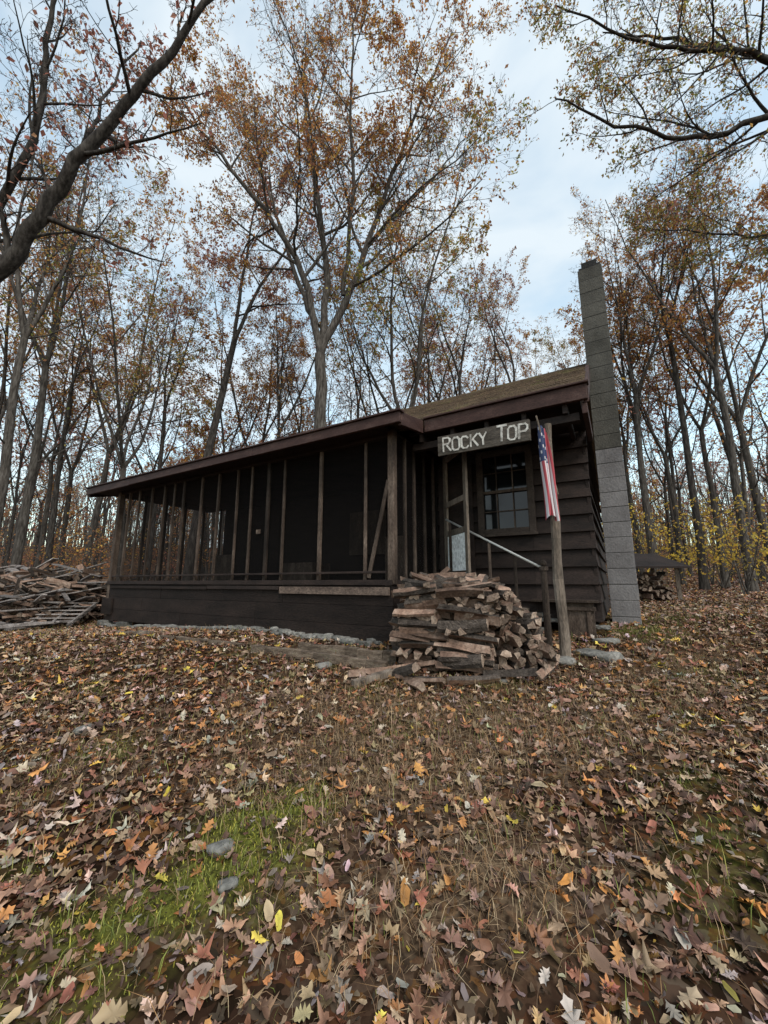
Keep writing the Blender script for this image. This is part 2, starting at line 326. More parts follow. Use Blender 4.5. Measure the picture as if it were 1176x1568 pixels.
# ------------------------------------------------------------ rocks
def rock(mb,x,y,sx,sy,sz,rot=0,sink=.3,mi=0,zabs=None):
    bm=bmesh.new(); bmesh.ops.create_icosphere(bm,subdivisions=2,radius=1)
    pts=[];z0=float(G(x,y)) if zabs is None else zabs
    s=random.uniform(0,99)
    for v in bm.verts:
        c=v.co; k=1+.22*math.sin(3*c.x+s)*math.cos(2.7*c.y+s)+random.uniform(-.07,.07)
        c=Vector([math.copysign(abs(q)**.6,q) for q in c])*k*.8
        X_,Y_=c.x*sx,c.y*sy; pts.append((x+X_*math.cos(rot)-Y_*math.sin(rot),y+X_*math.sin(rot)+Y_*math.cos(rot),z0+(c.z+1-2*sink)*sz))
    mb.poly(pts,[[v.index for v in f.verts] for f in bm.faces],mi); bm.free()
for x,y,s in ((-1.95,2.75,.07),(-.55,3.75,.1),(.95,3.3,.06),(2.05,3.75,.16),(-.62,1.70,.06),(-.54,1.56,.045),(-.2,3.8,.06),(-2.3,3.9,.06)):
    mb=MB(); rock(mb,x,y,s,s*.7,s*.4,random.uniform(0,3),.45); mb.obj('rock',[M_stone],smooth=True)

# ------------------------------------------------------------ CABIN
cab=empty('cabin')
RB,RZ=6.4,3.30
mb=MB(); mb.hsl(.15,8.76,[(4.12,1.86),(RB,RZ-.03),(8.95,1.72),(8.95,1.82),(RB,RZ+.05),(4.12,1.95)],0)
for k in range(15):
    t0=k/15; t1=(k+1)/15+.01
    b0=4.08+(RB-4.08)*t0; z0=1.935+(RZ+.03-1.935)*t0; b1=4.08+(RB-4.08)*t1; z1=1.935+(RZ+.03-1.935)*t1
    a=.13
    while a<8.7:
        w=random.uniform(.28,.34); j=random.uniform(-.004,.004)
        mb.hsl(a,min(a+w-.006,8.78),[(b0,z0+.028+j),(b1,z1+.012+j),(b1,z1+.004),(b0,z0+.004)],0); a+=w
mb.obj('main_roof',[M_roof],cab)
mb=MB(); mb.hsl(1.90,8.76,[(3.5,1.78),(4.12,1.87),(4.12,1.94),(3.5,1.82)],0); mb.obj('porch_roof',[M_roof],cab)
mb=MB()
aa=1.86
while aa<8.79:
    w=min(random.uniform(2.2,3.2),8.80-aa); dz=random.uniform(-.006,.006)
    mb.hsl(aa,aa+w-.004,[(3.455,1.68+dz),(3.50,1.68+dz),(3.50,1.80),(3.455,1.80)]); aa+=w
mb.hsl(1.84,8.82,[(3.43,1.803),(3.54,1.803),(3.54,1.832),(3.43,1.825)])
mb.hsl(1.855,1.898,[(3.503,1.66),(4.05,1.75),(4.05,1.91),(3.503,1.81)])
mb.hsl(.11,1.853,[(4.07,1.77),(4.115,1.77),(4.115,1.925),(4.07,1.925)])
mb.hsl(.09,1.853,[(4.04,1.928),(4.14,1.928),(4.14,1.955),(4.04,1.95)])
mb.hsl(.10,.147,[(4.12,1.75),(RB,RZ-.14),(RB,RZ+.07),(4.12,1.96)])
mb.hsl(8.765,8.81,[(3.503,1.64),(4.12,1.78),(RB,RZ-.14),(8.95,1.66),(8.95,1.85),(RB,RZ+.07),(4.12,1.96),(3.503,1.83)])
mb.hsl(.12,.17,[(4.12,1.64),(5.03,1.64),(5.03,1.748),(4.12,1.748)])
mb.obj('fascia_trim',[M_red],cab,bevel=.004)
mb=MB()
mb.hbox(.18,2.08,4.12,5.0,1.78,1.81)
mb.hbox(2.12,8.7,3.52,6.1,1.72,1.75)
for a in np.arange(.3,2.0,.4): mb.hbox(a,a+.045,4.125,4.99,1.68,1.777)
mb.hbox(.2,2.05,4.17,4.26,1.60,1.68)
mb.obj('soffit_rafters',[M_dark],cab)
mb=MB()
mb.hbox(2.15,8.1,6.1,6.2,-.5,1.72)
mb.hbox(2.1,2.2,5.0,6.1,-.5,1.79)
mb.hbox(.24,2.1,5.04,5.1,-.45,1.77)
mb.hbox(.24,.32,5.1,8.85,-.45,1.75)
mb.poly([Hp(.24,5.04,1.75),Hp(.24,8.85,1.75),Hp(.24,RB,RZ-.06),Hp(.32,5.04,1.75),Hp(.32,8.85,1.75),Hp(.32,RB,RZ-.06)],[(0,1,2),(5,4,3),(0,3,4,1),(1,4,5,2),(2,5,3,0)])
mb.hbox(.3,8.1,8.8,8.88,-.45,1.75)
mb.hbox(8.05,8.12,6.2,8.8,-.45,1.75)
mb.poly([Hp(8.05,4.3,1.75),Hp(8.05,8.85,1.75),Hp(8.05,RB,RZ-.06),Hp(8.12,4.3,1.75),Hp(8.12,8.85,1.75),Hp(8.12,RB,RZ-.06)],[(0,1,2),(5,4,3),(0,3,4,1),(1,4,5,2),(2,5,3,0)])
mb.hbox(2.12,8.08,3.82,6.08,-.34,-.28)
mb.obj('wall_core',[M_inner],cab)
mb=MB()
mb.hbox(4.6,5.3,5.3,5.8,-.279,.35); mb.hbox(6.6,7.2,5.2,5.25,-.279,.55); mb.hbox(6.6,7.2,5.253,5.7,.0,.06)
mb.hbox(2.9,3.3,5.6,6.0,-.279,.75); mb.hbox(3.5,4.3,5.98,6.05,.5,1.3)
mb.obj('porch_furniture',[M_stud],cab)
mb=MB(); z=-.42
while z<1.72:
    h=.205
    mb.hsl(.20+random.uniform(-.012,.006),.86,[(4.98,z),(5.04,z),(5.04,z+h),(5.022,z+h)])
    if z+h<.66 or z>1.66:
        mb.hsl(.862,1.50,[(4.98+random.uniform(-.003,.003),z),(5.04,z),(5.04,z+h),(5.022,z+h)])
    mb.hsl(1.502,2.09,[(4.98+random.uniform(-.003,.003),z),(5.04,z),(5.04,z+h),(5.022,z+h)])
    z+=.2
z=-.42
while z<3.1:
    b0,b1=5.0,8.86
    if z+.2>1.72:
        t=(z+.2-1.72)/(RZ-.1-1.72); b0=4.45+(RB-4.45)*t if z>1.8 else 5.0; b1=8.86-(8.86-RB)*t
    if b1-b0>.1:
        P=[Hp(.19,b0,z),Hp(.19,b1,z),Hp(.24,b1,z),Hp(.24,b0,z),Hp(.222,b0,z+.205),Hp(.222,b1,z+.205),Hp(.24,b1,z+.205),Hp(.24,b0,z+.205)]
        mb.box8(P)
    z+=.2
mb.obj('lap_siding',[M_dark],cab)
mb=MB()
a0,a1,z0,z1=.86,1.47,.64,1.66
mb.hbox(a0,a1,5.015,5.03,z0,z1,0)
mb.obj('window_glass',[M_glass],cab)
mb=MB()
for q in ((a0-.05,a0+.03,z0-.06,z1+.05),(a1-.03,a1+.05,z0-.06,z1+.05)): mb.hbox(q[0],q[1],4.96,5.012,q[2],q[3])
mb.hbox(a0+.032,a1-.032,4.965,5.012,z0-.06,z0+.03); mb.hbox(a0+.032,a1-.032,4.965,5.012,z1-.03,z1+.05); 
mb.hbox(a0-.07,a1+.07,4.93,4.958,z0-.07,z0-.035)
mb.obj('window_frame',[noise_mat('brown_window_trim',[(.3,(.025,.018,.015)),(.7,(.06,.045,.037))],4,(1,1,2),.7,.2,40)],cab,bevel=.004)
mb=MB(); zm=(z0+z1)/2
mb.hbox(a0+.034,a1-.034,4.975,5.01,zm-.018,zm+.018)
for k in (1,2): 
    aa=a0+(a1-a0)*k/3; mb.hbox(aa-.006,aa+.006,4.99,5.008,z0+.03,zm-.022); mb.hbox(aa-.006,aa+.006,4.99,5.008,zm+.022,z1-.03)
for zz in ((z0+zm)/2,(z1+zm)/2):
    for k in range(3): mb.hbox(a0+(a1-a0)*k/3+.034 if k==0 else a0+(a1-a0)*k/3+.01,a0+(a1-a0)*(k+1)/3-(.034 if k==2 else .01),4.992,5.006,zz-.006,zz+.006)
mb.obj('window_muntins',[M_stud],cab)
mb=MB(); studs=[2.47,3.15,3.79,4.09,4.44,4.75,5.18,5.6,6.08,6.35,6.63,7.02,7.44,7.77]
mb.hbox(2.08,2.16,3.72,3.80,-.02,1.74,0)
for a in studs:
    w=.034 if a not in (3.15,4.09) else .05
    mb.hbox(a,a+w,3.75+random.uniform(0,.01),3.79,.03,1.66,0,j=.005)
mb.hbox(8.05,8.14,3.72,3.81,-.6,1.70,0)
mb.beam(Hp(2.16,3.742,1.15),Hp(2.42,3.742,.05),.02,.045,0,up=(A[0],A[1],0))
for b in (4.05,4.3,4.6,4.9): mb.hbox(2.105,2.14,b,b+.035,.03,1.75,0)
for b in (4.2,4.62,5.05,5.5,5.95): mb.hbox(8.06,8.10,b,b+.045,.03,1.72,0)
mb.hbox(4.2,4.28,3.735,3.75,.66,.72,0)
mb.obj('porch_studs',[M_stud],cab,bevel=.003)
mb=MB()
mb.hbox(2.10,8.12,3.70,3.83,-.03,.028); mb.hbox(2.10,8.12,3.74,3.82,1.662,1.72)
mb.hbox(2.18,8.04,3.725,3.745,.10,.125)
mb.hbox(2.095,2.17,3.835,5.0,-.03,.028); mb.hbox(8.05,8.13,3.84,6.1,-.03,.028)
mb.obj('porch_rails',[M_dark],cab,bevel=.003)
mb=MB()
zz=[-.66,-.46,-.25,-.032]
for r_ in range(3):
    a=2.1
    while a<8.12:
        w=min(random.uniform(1.6,3.0),8.13-a); mb.hbox(a,a+w-.005,3.72+random.uniform(0,.009),3.79,zz[r_]+(random.uniform(-.02,.01) if r_==0 else 0),zz[r_+1]-.004); a+=w
mb.hbox(2.1,2.16,3.80,5.0,-.7,-.032); mb.hbox(8.08,8.13,3.80,6.1,-.66,-.032)
mb.hbox(7.85,8.2,3.69,3.715,-.56,-.28)
mb.obj('knee_wall',[M_tar],cab)
mb=MB(); mb.hbox(2.13,3.74,3.69,3.717,-.135,-.05,j=.004); mb.obj('faded_strip',[M_strip],cab)
mb=MB()
mb.hbox(3.76,5.2,3.695,3.717,-.09,-.045,j=.004); mb.hbox(5.22,8.0,3.70,3.717,-.10,-.06,j=.004); mb.obj('ledger_boards',[M_dark],cab)
mb=MB(); 
mb.poly([Hp(2.1,3.80,.03),Hp(8.1,3.80,.03),Hp(8.1,3.80,1.68),Hp(2.1,3.80,1.68)],[(0,1,2,3)])
mb.poly([Hp(2.12,3.82,.03),Hp(2.12,5.0,.03),Hp(2.12,5.0,1.72),Hp(2.12,3.82,1.72)],[(0,1,2,3)])
mb.poly([Hp(8.08,3.82,.03),Hp(8.08,6.1,.03),Hp(8.08,6.1,1.72),Hp(8.08,3.82,1.72)],[(0,1,2,3)])
mb.obj('porch_screens',[M_screen],cab)
mb=MB()
p0=Vector((.815,5.16,CZ)); p1=Vector((.975,4.50,CZ)); d=(p1-p0); dn=tuple(d.normalized())
def dp(t,z): q=p0+d*t; return Vector((q.x,q.y,CZ+z))
mb.beam(dp(0.06,-.3),dp(0.06,1.68),.03,.09,0,up=dn); mb.beam(dp(.95,-.3),dp(.95,1.66),.03,.07,0,up=dn)
for z in (1.62,1.0,.62,-.25): mb.beam(dp(.13,z),dp(.89,z),.028,.07,0)
mb.beam(dp(.13,.36),dp(.89,.36),.018,.44,1); mb.beam(dp(.13,-.04),dp(.89,-.04),.018,.32,1)
mb.obj('screen_door',[M_grey,M_white],cab)
mb=MB(); mb.hbox(1.58,2.05,4.955,4.975,-.3,1.62); mb.obj('entry_door_trim',[M_dark],cab)
mb=MB()
for k in range(7): mb.hbox(.95,2.08,4.32+k*.095,4.32+k*.095+.088,-.33,-.295,0)
for k in range(3): mb.hbox(.70-.02*k,1.6,4.05-.24*k+.24,4.28-.24*k,-.33-.14*k,-.30-.14*k,0)
mb.hbox(.97,1.0,4.34,4.95,-.62,-.335,0);
mb.obj('entry_steps',[M_grey],cab)
mb=MB()
mb.cyl((1.62,3.99,.13+CZ),(.80,5.0,.80+CZ),.013,.013,8,0)
mb.obj('handrail',[M_metal],cab,smooth=True)
mb=MB()
mb.cyl((1.62,4.02,-.72+CZ),(1.62,4.02,.12+CZ),.035,.03,10); mb.cyl((1.62,4.02,.12+CZ),(1.62,4.02,.16+CZ),.045,.045,10)
bm=bmesh.new(); bmesh.ops.create_uvsphere(bm,u_segments=12,v_segments=8,radius=.036)
mb.poly([(v.co.x+1.62,v.co.y+4.02,v.co.z+.19+CZ) for v in bm.verts],[[v.index for v in f.verts] for f in bm.faces]); bm.free()
for t in (.25,.5,.75,.95):
    x=1.62-.82*t;y=4.02+.98*t; z=.13+.67*t
    mb.cyl((x,y,-.45+CZ),(x,y,z-.02+CZ),.018,.018,8)
mb.obj('newel_and_balusters',[M_stud],cab)
mb=MB(); mb.hbox(.27,.62,4.90,4.98,-.60,-.22); mb.hbox(.25,.64,4.87,4.897,-.30,-.26); mb.hbox(.30,.34,4.88,4.897,-.58,-.31); mb.hbox(.55,.59,4.88,4.897,-.58,-.31); mb.hbox(.22,.9,4.84,4.99,-.215,-.19)
mb.obj('crawl_hatch',[M_stud],cab)
mb=MB()
for k in range(60):
    a=random.uniform(.2,2.0); x,y,_=Hp(a,5.02,0); 
    rock(mb,x,y,random.uniform(.08,.16),.08,.03,-.53,0,zabs=CZ-.62+ (k%5)*.055)
for k in range(130):
    a=random.uniform(2.3,8.1); x,y,_=Hp(a,3.75+random.uniform(-.13,.02),0); rock(mb,x,y,random.uniform(.06,.16),.07,random.uniform(.02,.045),-.53+random.uniform(-.3,.3),.2)
for a in (4.05,6.3,7.3,7.95):
    x,y,_=Hp(a,3.72,0); z=float(G(x,y)); mb.hbox(a,a+.19,3.63,3.8,z-CZ-.05,min(z-CZ+.17,-.665 if a>6 else -.6),0)
mb.obj('stone_foundation',[M_stone],cab,smooth=False)
mb=MB(); x,y,_=Hp(.5,4.13,0)
n=12
for k in range(n):
    z0_=-.75+ (1.60+.75)*k/n; z1_=-.75+(1.60+.75)*(k+1)/n; 
    ox0=.009*math.sin(k*1.1);ox1=.009*math.sin((k+1)*1.1)
    mb.cyl((x+ox0,y,z0_+CZ),(x+ox1,y,z1_+CZ),.05-.001*k+.003*math.sin(k*2.1),.049-.001*k+.003*math.sin((k+1)*2.1),9)
mb.obj('porch_post',[M_grey],cab)
# sign
sg=empty('rocky_top_sign')
mb=MB(); mb.hbox(.655,1.67,4.035,4.062,1.43,1.66,0,j=.006); mb.obj('board',[noise_mat('sign_board_wood',[(.3,(.03,.025,.021)),(.7,(.10,.085,.072))],5,(1,1,6),.85,.3,40)],sg,bevel=.004)
L={'R':[[(0,0),(0,7)],[(0,7),(3,7),(4,6),(4,4.6),(3,3.6),(0,3.6)],[(1.6,3.6),(4.2,0)]],
 'O':[[(1,0),(0,1.2),(0,5.8),(1,7),(3,7),(4,5.8),(4,1.2),(3,0),(1,0)]],
 'C':[[(4,6),(3,7),(1,7),(0,5.8),(0,1.2),(1,0),(3,0),(4,1)]],
 'K':[[(0,0),(0,7)],[(4,7),(.3,3.4)],[(1.2,4.2),(4.2,0)]],
 'Y':[[(0,7),(2,3.6),(2,0)],[(4,7),(2,3.6)]],
 'T':[[(-.2,7),(4.2,7)],[(2,7),(2,0)]],
 'P':[[(0,0),(0,7)],[(0,7),(3,7),(4,6),(4,4.4),(3,3.4),(0,3.4)]]}
mb=MB(); cur=1.60
lay=0
for ch in 'ROCKY TOP':
    if ch==' ': cur-=.09; continue
    s=.0205 if ch in 'ROPT' else .0185; hgt=s*random.uniform(.95,1.1); base=1.472+random.uniform(-.008,.010); sh=random.uniform(-.06,.06)
    if ch=='T': hgt=.0235
    for st in L[ch]:
        for p,q in zip(st[:-1],st[1:]):
            lay+=1; bb=4.0315-.0004*(lay%7)
            e=.4; dx,dz=q[0]-p[0],q[1]-p[1]; ll=math.hypot(dx,dz); dx/=ll;dz/=ll
            P0=Hp(cur-(p[0]-dx*e+sh*p[1])*s,bb,base+(p[1]-dz*e)*hgt); P1=Hp(cur-(q[0]+dx*e+sh*q[1])*s,bb,base+(q[1]+dz*e)*hgt)
            mb.beam(P0,P1,random.uniform(.016,.024),.004,0,up=(B[0],B[1],0))
    cur-=s*4+.028
mb.obj('letters',[noise_mat('chipped_white_paint',[(.35,(.22,.205,.185)),(.5,(.48,.46,.43)),(.7,(.62,.61,.57))],14,(1,1,1),.7,.2)],sg)
# flag: hangs limp beside the post
fl=empty('american_flag')
nu,nv=53,60; L_=.96
VV=[];
for j in range(nv+1):
    t=j/nv
    for i_ in range(nu):
        u=i_/(nu-1)
        w=.075+.045*t+.012*math.sin(t*6); x=1.57+(u-.5)*w+.035*t; 
        y=3.68+.03*math.sin(u*17+t*1.6)*(.6+.5*t)+.015*math.sin(u*9+t*4)
        x+=.010*math.cos(u*17+t*1.6)
        z=1.56-L_*t -.10*u*(1-t)+.05*math.sin(u*5.0)*t*t+.05*(u-.5)*t
        VV.append((x,y,z+CZ))
fm=[];fc=[]
for j in range(nv):
    for i_ in range(nu-1):
        k=j*nu+i_; fm.append((k,k+1,k+nu+1,k+nu))
        u=i_/(nu-1)*13; stripe=int(u)
        if stripe<8 and j<nv*.40:
            q=(i_%4 in(1,2)) and (j%4 in (1,2)) and ((i_//4+j//4)%2==0); fc.append(2 if not q else 1)
        else: fc.append(0 if stripe%2==0 else 1)
me=bpy.data.meshes.new('cloth'); me.from_pydata(VV,[],fm)
for n_,c in (('flag_red',(.38,.075,.09)),('flag_white',(.56,.53,.55)),('flag_blue',(.05,.065,.13))): me.materials.append(flat_mat(n_,c,.85,.1))
me.polygons.foreach_set('material_index',fc); me.polygons.foreach_set('use_smooth',[True]*len(fc)); me.update(); addobj('cloth',me,fl)
mb=MB(); mb.cyl((1.70,3.74,.85+CZ),(1.51,3.66,1.63+CZ),.009,.008,8); mb.obj('staff',[M_grey],fl)

# chimney
ch=empty('block_chimney')
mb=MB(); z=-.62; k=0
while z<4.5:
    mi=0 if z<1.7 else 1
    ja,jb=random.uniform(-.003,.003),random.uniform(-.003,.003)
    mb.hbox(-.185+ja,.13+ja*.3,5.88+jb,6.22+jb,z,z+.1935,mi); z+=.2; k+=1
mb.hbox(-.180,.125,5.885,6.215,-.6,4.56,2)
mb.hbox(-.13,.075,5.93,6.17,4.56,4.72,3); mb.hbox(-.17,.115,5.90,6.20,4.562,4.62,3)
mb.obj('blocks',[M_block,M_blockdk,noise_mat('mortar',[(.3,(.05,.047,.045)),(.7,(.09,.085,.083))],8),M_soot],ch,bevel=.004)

# ------------------------------------------------------------ firewood
def log(mb,c,axis,L_,r,roll=0,kind=None):
    ax=Vector(axis).normalized(); u=Vector((0,0,1)) if abs(ax.z)<.9 else Vector((1,0,0))
    x=ax.cross(u).normalized(); y=x.cross(ax)
    kind=kind or random.choice('wwwsh')
    if kind=='w': ang=[0,35,70,110,215]; rad=[1.05,1.05,1.05,1.0,.55]
    elif kind=='s': ang=[20,70,160,200,340]; rad=[1,.7,1,.9,.95]
    else: ang=[0,40,80,130,180,270]; rad=[1,1,1,1,1,.25]
    n=len(ang); P=[]
    rr_=[q*random.uniform(.8,1.18) for q in rad]; bend=random.uniform(-.012,.012)
    for s in (-.5,-.17,.17,.5):
        tw=random.uniform(-6,6)
        for a_,q in zip(ang,rr_):
            t=math.radians(a_+roll+tw); k=r*q*random.uniform(.9,1.1)
            P.append(Vector(c)+ax*(s*L_+random.uniform(-.012,.012))+x*math.cos(t)*k+y*(math.sin(t)*k+bend*(1-4*s*s)))
    k=len(mb.v); mb.v+=[tuple(p) for p in P]
    for s in range(3):
        for i_ in range(n):
            j_=(i_+1)%n; mb.f.append([k+s*n+i_,k+s*n+j_,k+(s+1)*n+j_,k+(s+1)*n+i_])
            bark=(kind=='w' and i_<3) or (kind=='s' and i_==0) or (kind=='h' and i_<4)
            mb.m.append(2 if bark else 0)
    mb.f.append([k+i_ for i_ in range(n)]); mb.m.append(1); mb.f.append([k+3*n+i_ for i_ in reversed(range(n))]); mb.m.append(1)
gx=lambda x,y: float(G(x,y))
mb=MB()
for col,(cx,cy,topz) in enumerate(((.34,3.74,-.06),(.74,3.58,-.02),(.40,4.12,.0),(.84,4.0,.0))):
    base=gx(cx,cy); z=base+.04; lay=0
    while z<CZ+topz:
        cross=random.random()<.20
        f=(z-base)/.8
        for k in range(5):
            if random.random()<.06: continue
            if cross:
                off=(k-2)*.088
                c=(cx+off*.95+random.uniform(-.01,.01)+.04*f,cy-off*.35+random.uniform(-.04,.04),z+random.uniform(-.015,.015)); ax=(.35+random.uniform(-.2,.2),.93,random.uniform(-.1,.1))
            else:
                off=(k-2)*.088
                c=(cx+off*.3+random.uniform(-.08,.08)+.04*f,cy+off*.95+random.uniform(-.02,.02),z+random.uniform(-.022,.022)); ax=(.95,-.32+random.uniform(-.25,.25),random.uniform(-.18,.18))
            log(mb,c,ax,random.uniform(.33,.47),random.uniform(.032,.058),random.uniform(0,360))
        z+=random.uniform(.044,.056); lay+=1
for k in range(34):
    x=random.uniform(.3,1.0); y=random.uniform(3.6,4.1)
    log(mb,(x,y,CZ+.01+random.uniform(-.03,.05)-.15*abs(x-.62)),(random.uniform(.1,1),random.uniform(-.8,.5),random.uniform(-.15,.15)),.42,random.uniform(.03,.05),random.uniform(0,360))
for k in range(210):
    u=random.random(); x=.94+u*.42; y=random.uniform(3.5,4.05)
    top=-.05-.55*u**1.6; z=random.uniform(gx(x,y)-CZ+.04,top)
    log(mb,(x,y,CZ+z),(random.uniform(-.4,.6),-1,random.uniform(-.35,.25)) if random.random()<.6 else (random.uniform(-1,1),random.uniform(-1,1),random.uniform(-.6,.6)),random.uniform(.32,.42),random.uniform(.028,.056),random.uniform(0,360))
for (x,y,ax) in ((.16,3.42,(.5,-.8,.35)),(.28,3.30,(.8,-.5,.05)),(.05,3.55,(.9,.2,.1)),(.7,3.24,(1,.2,0)),(.2,3.28,(.3,-.9,.02)),(1.35,3.42,(.5,.6,.1)),(1.0,3.3,(.8,-.3,.1)),(-.1,3.5,(.9,.3,0))):
    log(mb,(x,y,gx(x,y)+.04),ax,.42,.045,random.uniform(0,360))
mb.obj('firewood_pile',[M_split,M_end,M_barkl])
def timber(p,q,w=.11,h=.09,mat=M_grey,name='landscape_timber'):
    mb=MB(); P=Vector((p[0],p[1],gx(*p)+h*.4)); Q=Vector((q[0],q[1],gx(*q)+h*.4)); n=8
    off=[Vector((0,random.uniform(-.01,.01),random.uniform(-.008,.008))) for _ in range(n+1)]
    for k in range(n): mb.beam(P.lerp(Q,k/n)+off[k],P.lerp(Q,(k+1)/n)+off[k+1],w*random.uniform(.92,1.06),h*random.uniform(.92,1.06))
    mb.obj(name,[mat])
M_mossy=noise_mat('old_timber',[(.3,(.035,.026,.02)),(.5,(.12,.09,.068)),(.62,(.17,.135,.105)),(.72,(.08,.085,.03))],9,(1,1,4),.95,.8,60,rand=.3)
timber((-1.35,4.22),(.02,3.62),.07,.08,M_mossy); timber((-.85,4.12),(.12,3.76),.08,.12,M_mossy); timber((-2.7,4.95),(-1.5,4.40),.045,.045,M_mossy)
timber((-3.6,5.5),(-3.0,5.25),.05,.05,M_grey,'fallen_board'); timber((-.25,3.30),(.15,3.58),.08,.05,M_grey,'fallen_board')
for x,y,s in ((1.95,3.85,.2),(1.62,3.70,.14),(2.3,4.2,.16)):
    mb=MB(); rock(mb,x,y,s,s*.8,.035,random.uniform(0,3)); mb.obj('stepping_stone',[M_stone],smooth=True)
# scrap heap
M_plank=noise_mat('silvered_planks',[(.25,(.10,.085,.08)),(.5,(.21,.185,.175)),(.75,(.33,.30,.29))],3,(3,3,.8),.85,.4,25,rand=.45)
mb=MB()
for k in range(900):
    x=random.uniform(-10.5,-5.75); y=8.2+random.uniform(-1.0,1.3)+(-5.75-x)*-.15
    if in_house(np.array(x),np.array(y),.25): continue
    e=1-((y-8.2)/1.3)**2; e*=min(1,(-5.4-x)/.7); h=max(.05,1.05*max(e,0))
    z=gx(x,y)+h*random.uniform(.2,1)
    log(mb,(x,y,z),(random.uniform(-1,1),random.uniform(-1,1),random.uniform(-.3,.3)),random.choice((.3,.42,.42,.6)),random.uniform(.03,.06),random.uniform(0,360))
for k in range(80):
    x=random.uniform(-9.5,-5.9); y=random.uniform(6.7,8.7)
    if in_house(np.array(x),np.array(y),.6): continue
    z=gx(x,y)+random.uniform(.05,.4)+(y-6.7)*.42*min(1,(-5.2-x)); an=random.uniform(-.8,.8); l=random.uniform(.8,2.2)/2; dz=random.uniform(-.2,.28)
    mb.beam((x-l*math.cos(an),y-l*math.sin(an),max(z-dz,gx(x,y)+.03)),(x+l*math.cos(an),y+l*math.sin(an),z+dz),random.uniform(.06,.2),.02,3)
# loose boards lying on the leaves in front of the heap
for (x,y,an,l,w) in ((-6.3,6.6,.2,1.5,.16),(-6.0,6.45,.5,1.2,.12),(-6.6,6.75,-.2,1.6,.2),(-5.7,6.75,1.0,.9,.12),(-6.2,6.9,.05,1.4,.15)):
    dx,dy=math.cos(an)*l/2,math.sin(an)*l/2
    mb.beam((x-dx,y-dy,gx(x-dx,y-dy)+.05),(x+dx,y+dy,gx(x+dx,y+dy)+.12),w,.025,3)
mb.obj('scrap_wood_heap',[M_split,M_end,M_barkl,M_plank])
mb=MB(); px,py=-5.75,7.0; pz=gx(px,py)
for k in range(6):
    t=k/5; mb.beam((px-.40,py+t*.5-.05,pz+.10+t*.30),(px+.36,py+t*.5+.05,pz+.10+t*.30),.075,.016)
for s in (-.36,0,.33): mb.beam((px+s,py-.05,pz+.04),(px+s,py+.55,pz+.37),.035,.06)
mb.obj('wooden_pallet',[M_plank])
ws=empty('wood_shelter')
mb=MB(); cx,cy=6.05,9.4; zg=gx(cx,cy)
for dx,dy,h in ((-.6,-.4,.8),(.6,-.4,.8),(-.6,.4,1.05),(.6,.4,1.05)): mb.beam((cx+dx,cy+dy,zg-.05),(cx+dx,cy+dy,zg+h),.08,.08)
mb.obj('posts',[M_grey],ws)
mb=MB(); mb.box8([(cx-.8,cy-.6,zg+.73),(cx+.8,cy-.6,zg+.73),(cx+.8,cy+.6,zg+1.1),(cx-.8,cy+.6,zg+1.1),(cx-.8,cy-.6,zg+.77),(cx+.8,cy-.6,zg+.77),(cx+.8,cy+.6,zg+1.14),(cx-.8,cy+.6,zg+1.14)]); mb.obj('roof',[M_dark],ws)
mb=MB()
for k in range(70): log(mb,(cx+random.uniform(-.5,.5),cy+random.uniform(-.25,.2),zg+random.uniform(.06,.6)),(random.uniform(-.2,.2),1,0),.4,.06,random.uniform(0,360))
mb.obj('stacked_logs',[M_split,M_end,M_barkl],ws)

# ------------------------------------------------------------ TREES
_fc={}
class TB:
    def __init__(s,seed): s.v=[];s.q=[];s.n=0;s.lp=[];s.r=np.random.RandomState(seed); s.pr=random.Random(seed)
    def tube(s,pts,rad,k):
        pts=np.asarray(pts); n=len(pts); t=np.empty_like(pts); t[1:-1]=pts[2:]-pts[:-2]; t[0]=pts[1]-pts[0]; t[-1]=pts[-1]-pts[-2]
        m=pts[-1]-pts[0]; ref=np.array([1.,.13,.07]) if abs(m[2])>abs(m[0]) else np.array([.07,.13,1.])
        u=np.cross(t,ref); u/=np.linalg.norm(u,axis=1)[:,None]+1e-9; w=np.cross(u,t); w/=np.linalg.norm(w,axis=1)[:,None]+1e-9
        a=np.arange(k)*2*np.pi/k; c,sn=np.cos(a),np.sin(a)
        R=pts[:,None,:]+rad[:,None,None]*(c[None,:,None]*u[:,None,:]+sn[None,:,None]*w[:,None,:])
        s.v.append(R.reshape(-1,3))
        if (n,k) not in _fc:
            i=np.arange(n-1)[:,None]*k; j=np.arange(k)[None,:]; j2=(j+1)%k
            _fc[(n,k)]=np.stack([i+j,i+j2,i+k+j2,i+k+j],-1).reshape(-1,4)
        s.q.append(_fc[(n,k)]+s.n); s.n+=n*k
NSEG=[14,8,5,3,2]; WIG=[.05,.10,.15,.2,.25]; TROP=[.03,.05,.05,.03,.0]; KS=[10,6,4,3,3]
def path(T,p,d,L_,n,wig,trop):
    p=np.array(p,float); d=np.array(d,float); d/=np.linalg.norm(d); pts=[p]
    nz=T.r.normal(0,wig,(n,3)); nz[:,2]+=trop; st=L_/n
    for i in range(n):
        d=d+nz[i]; d/=math.sqrt(d@d); p=p+d*st; pts.append(p)
    return np.array(pts)
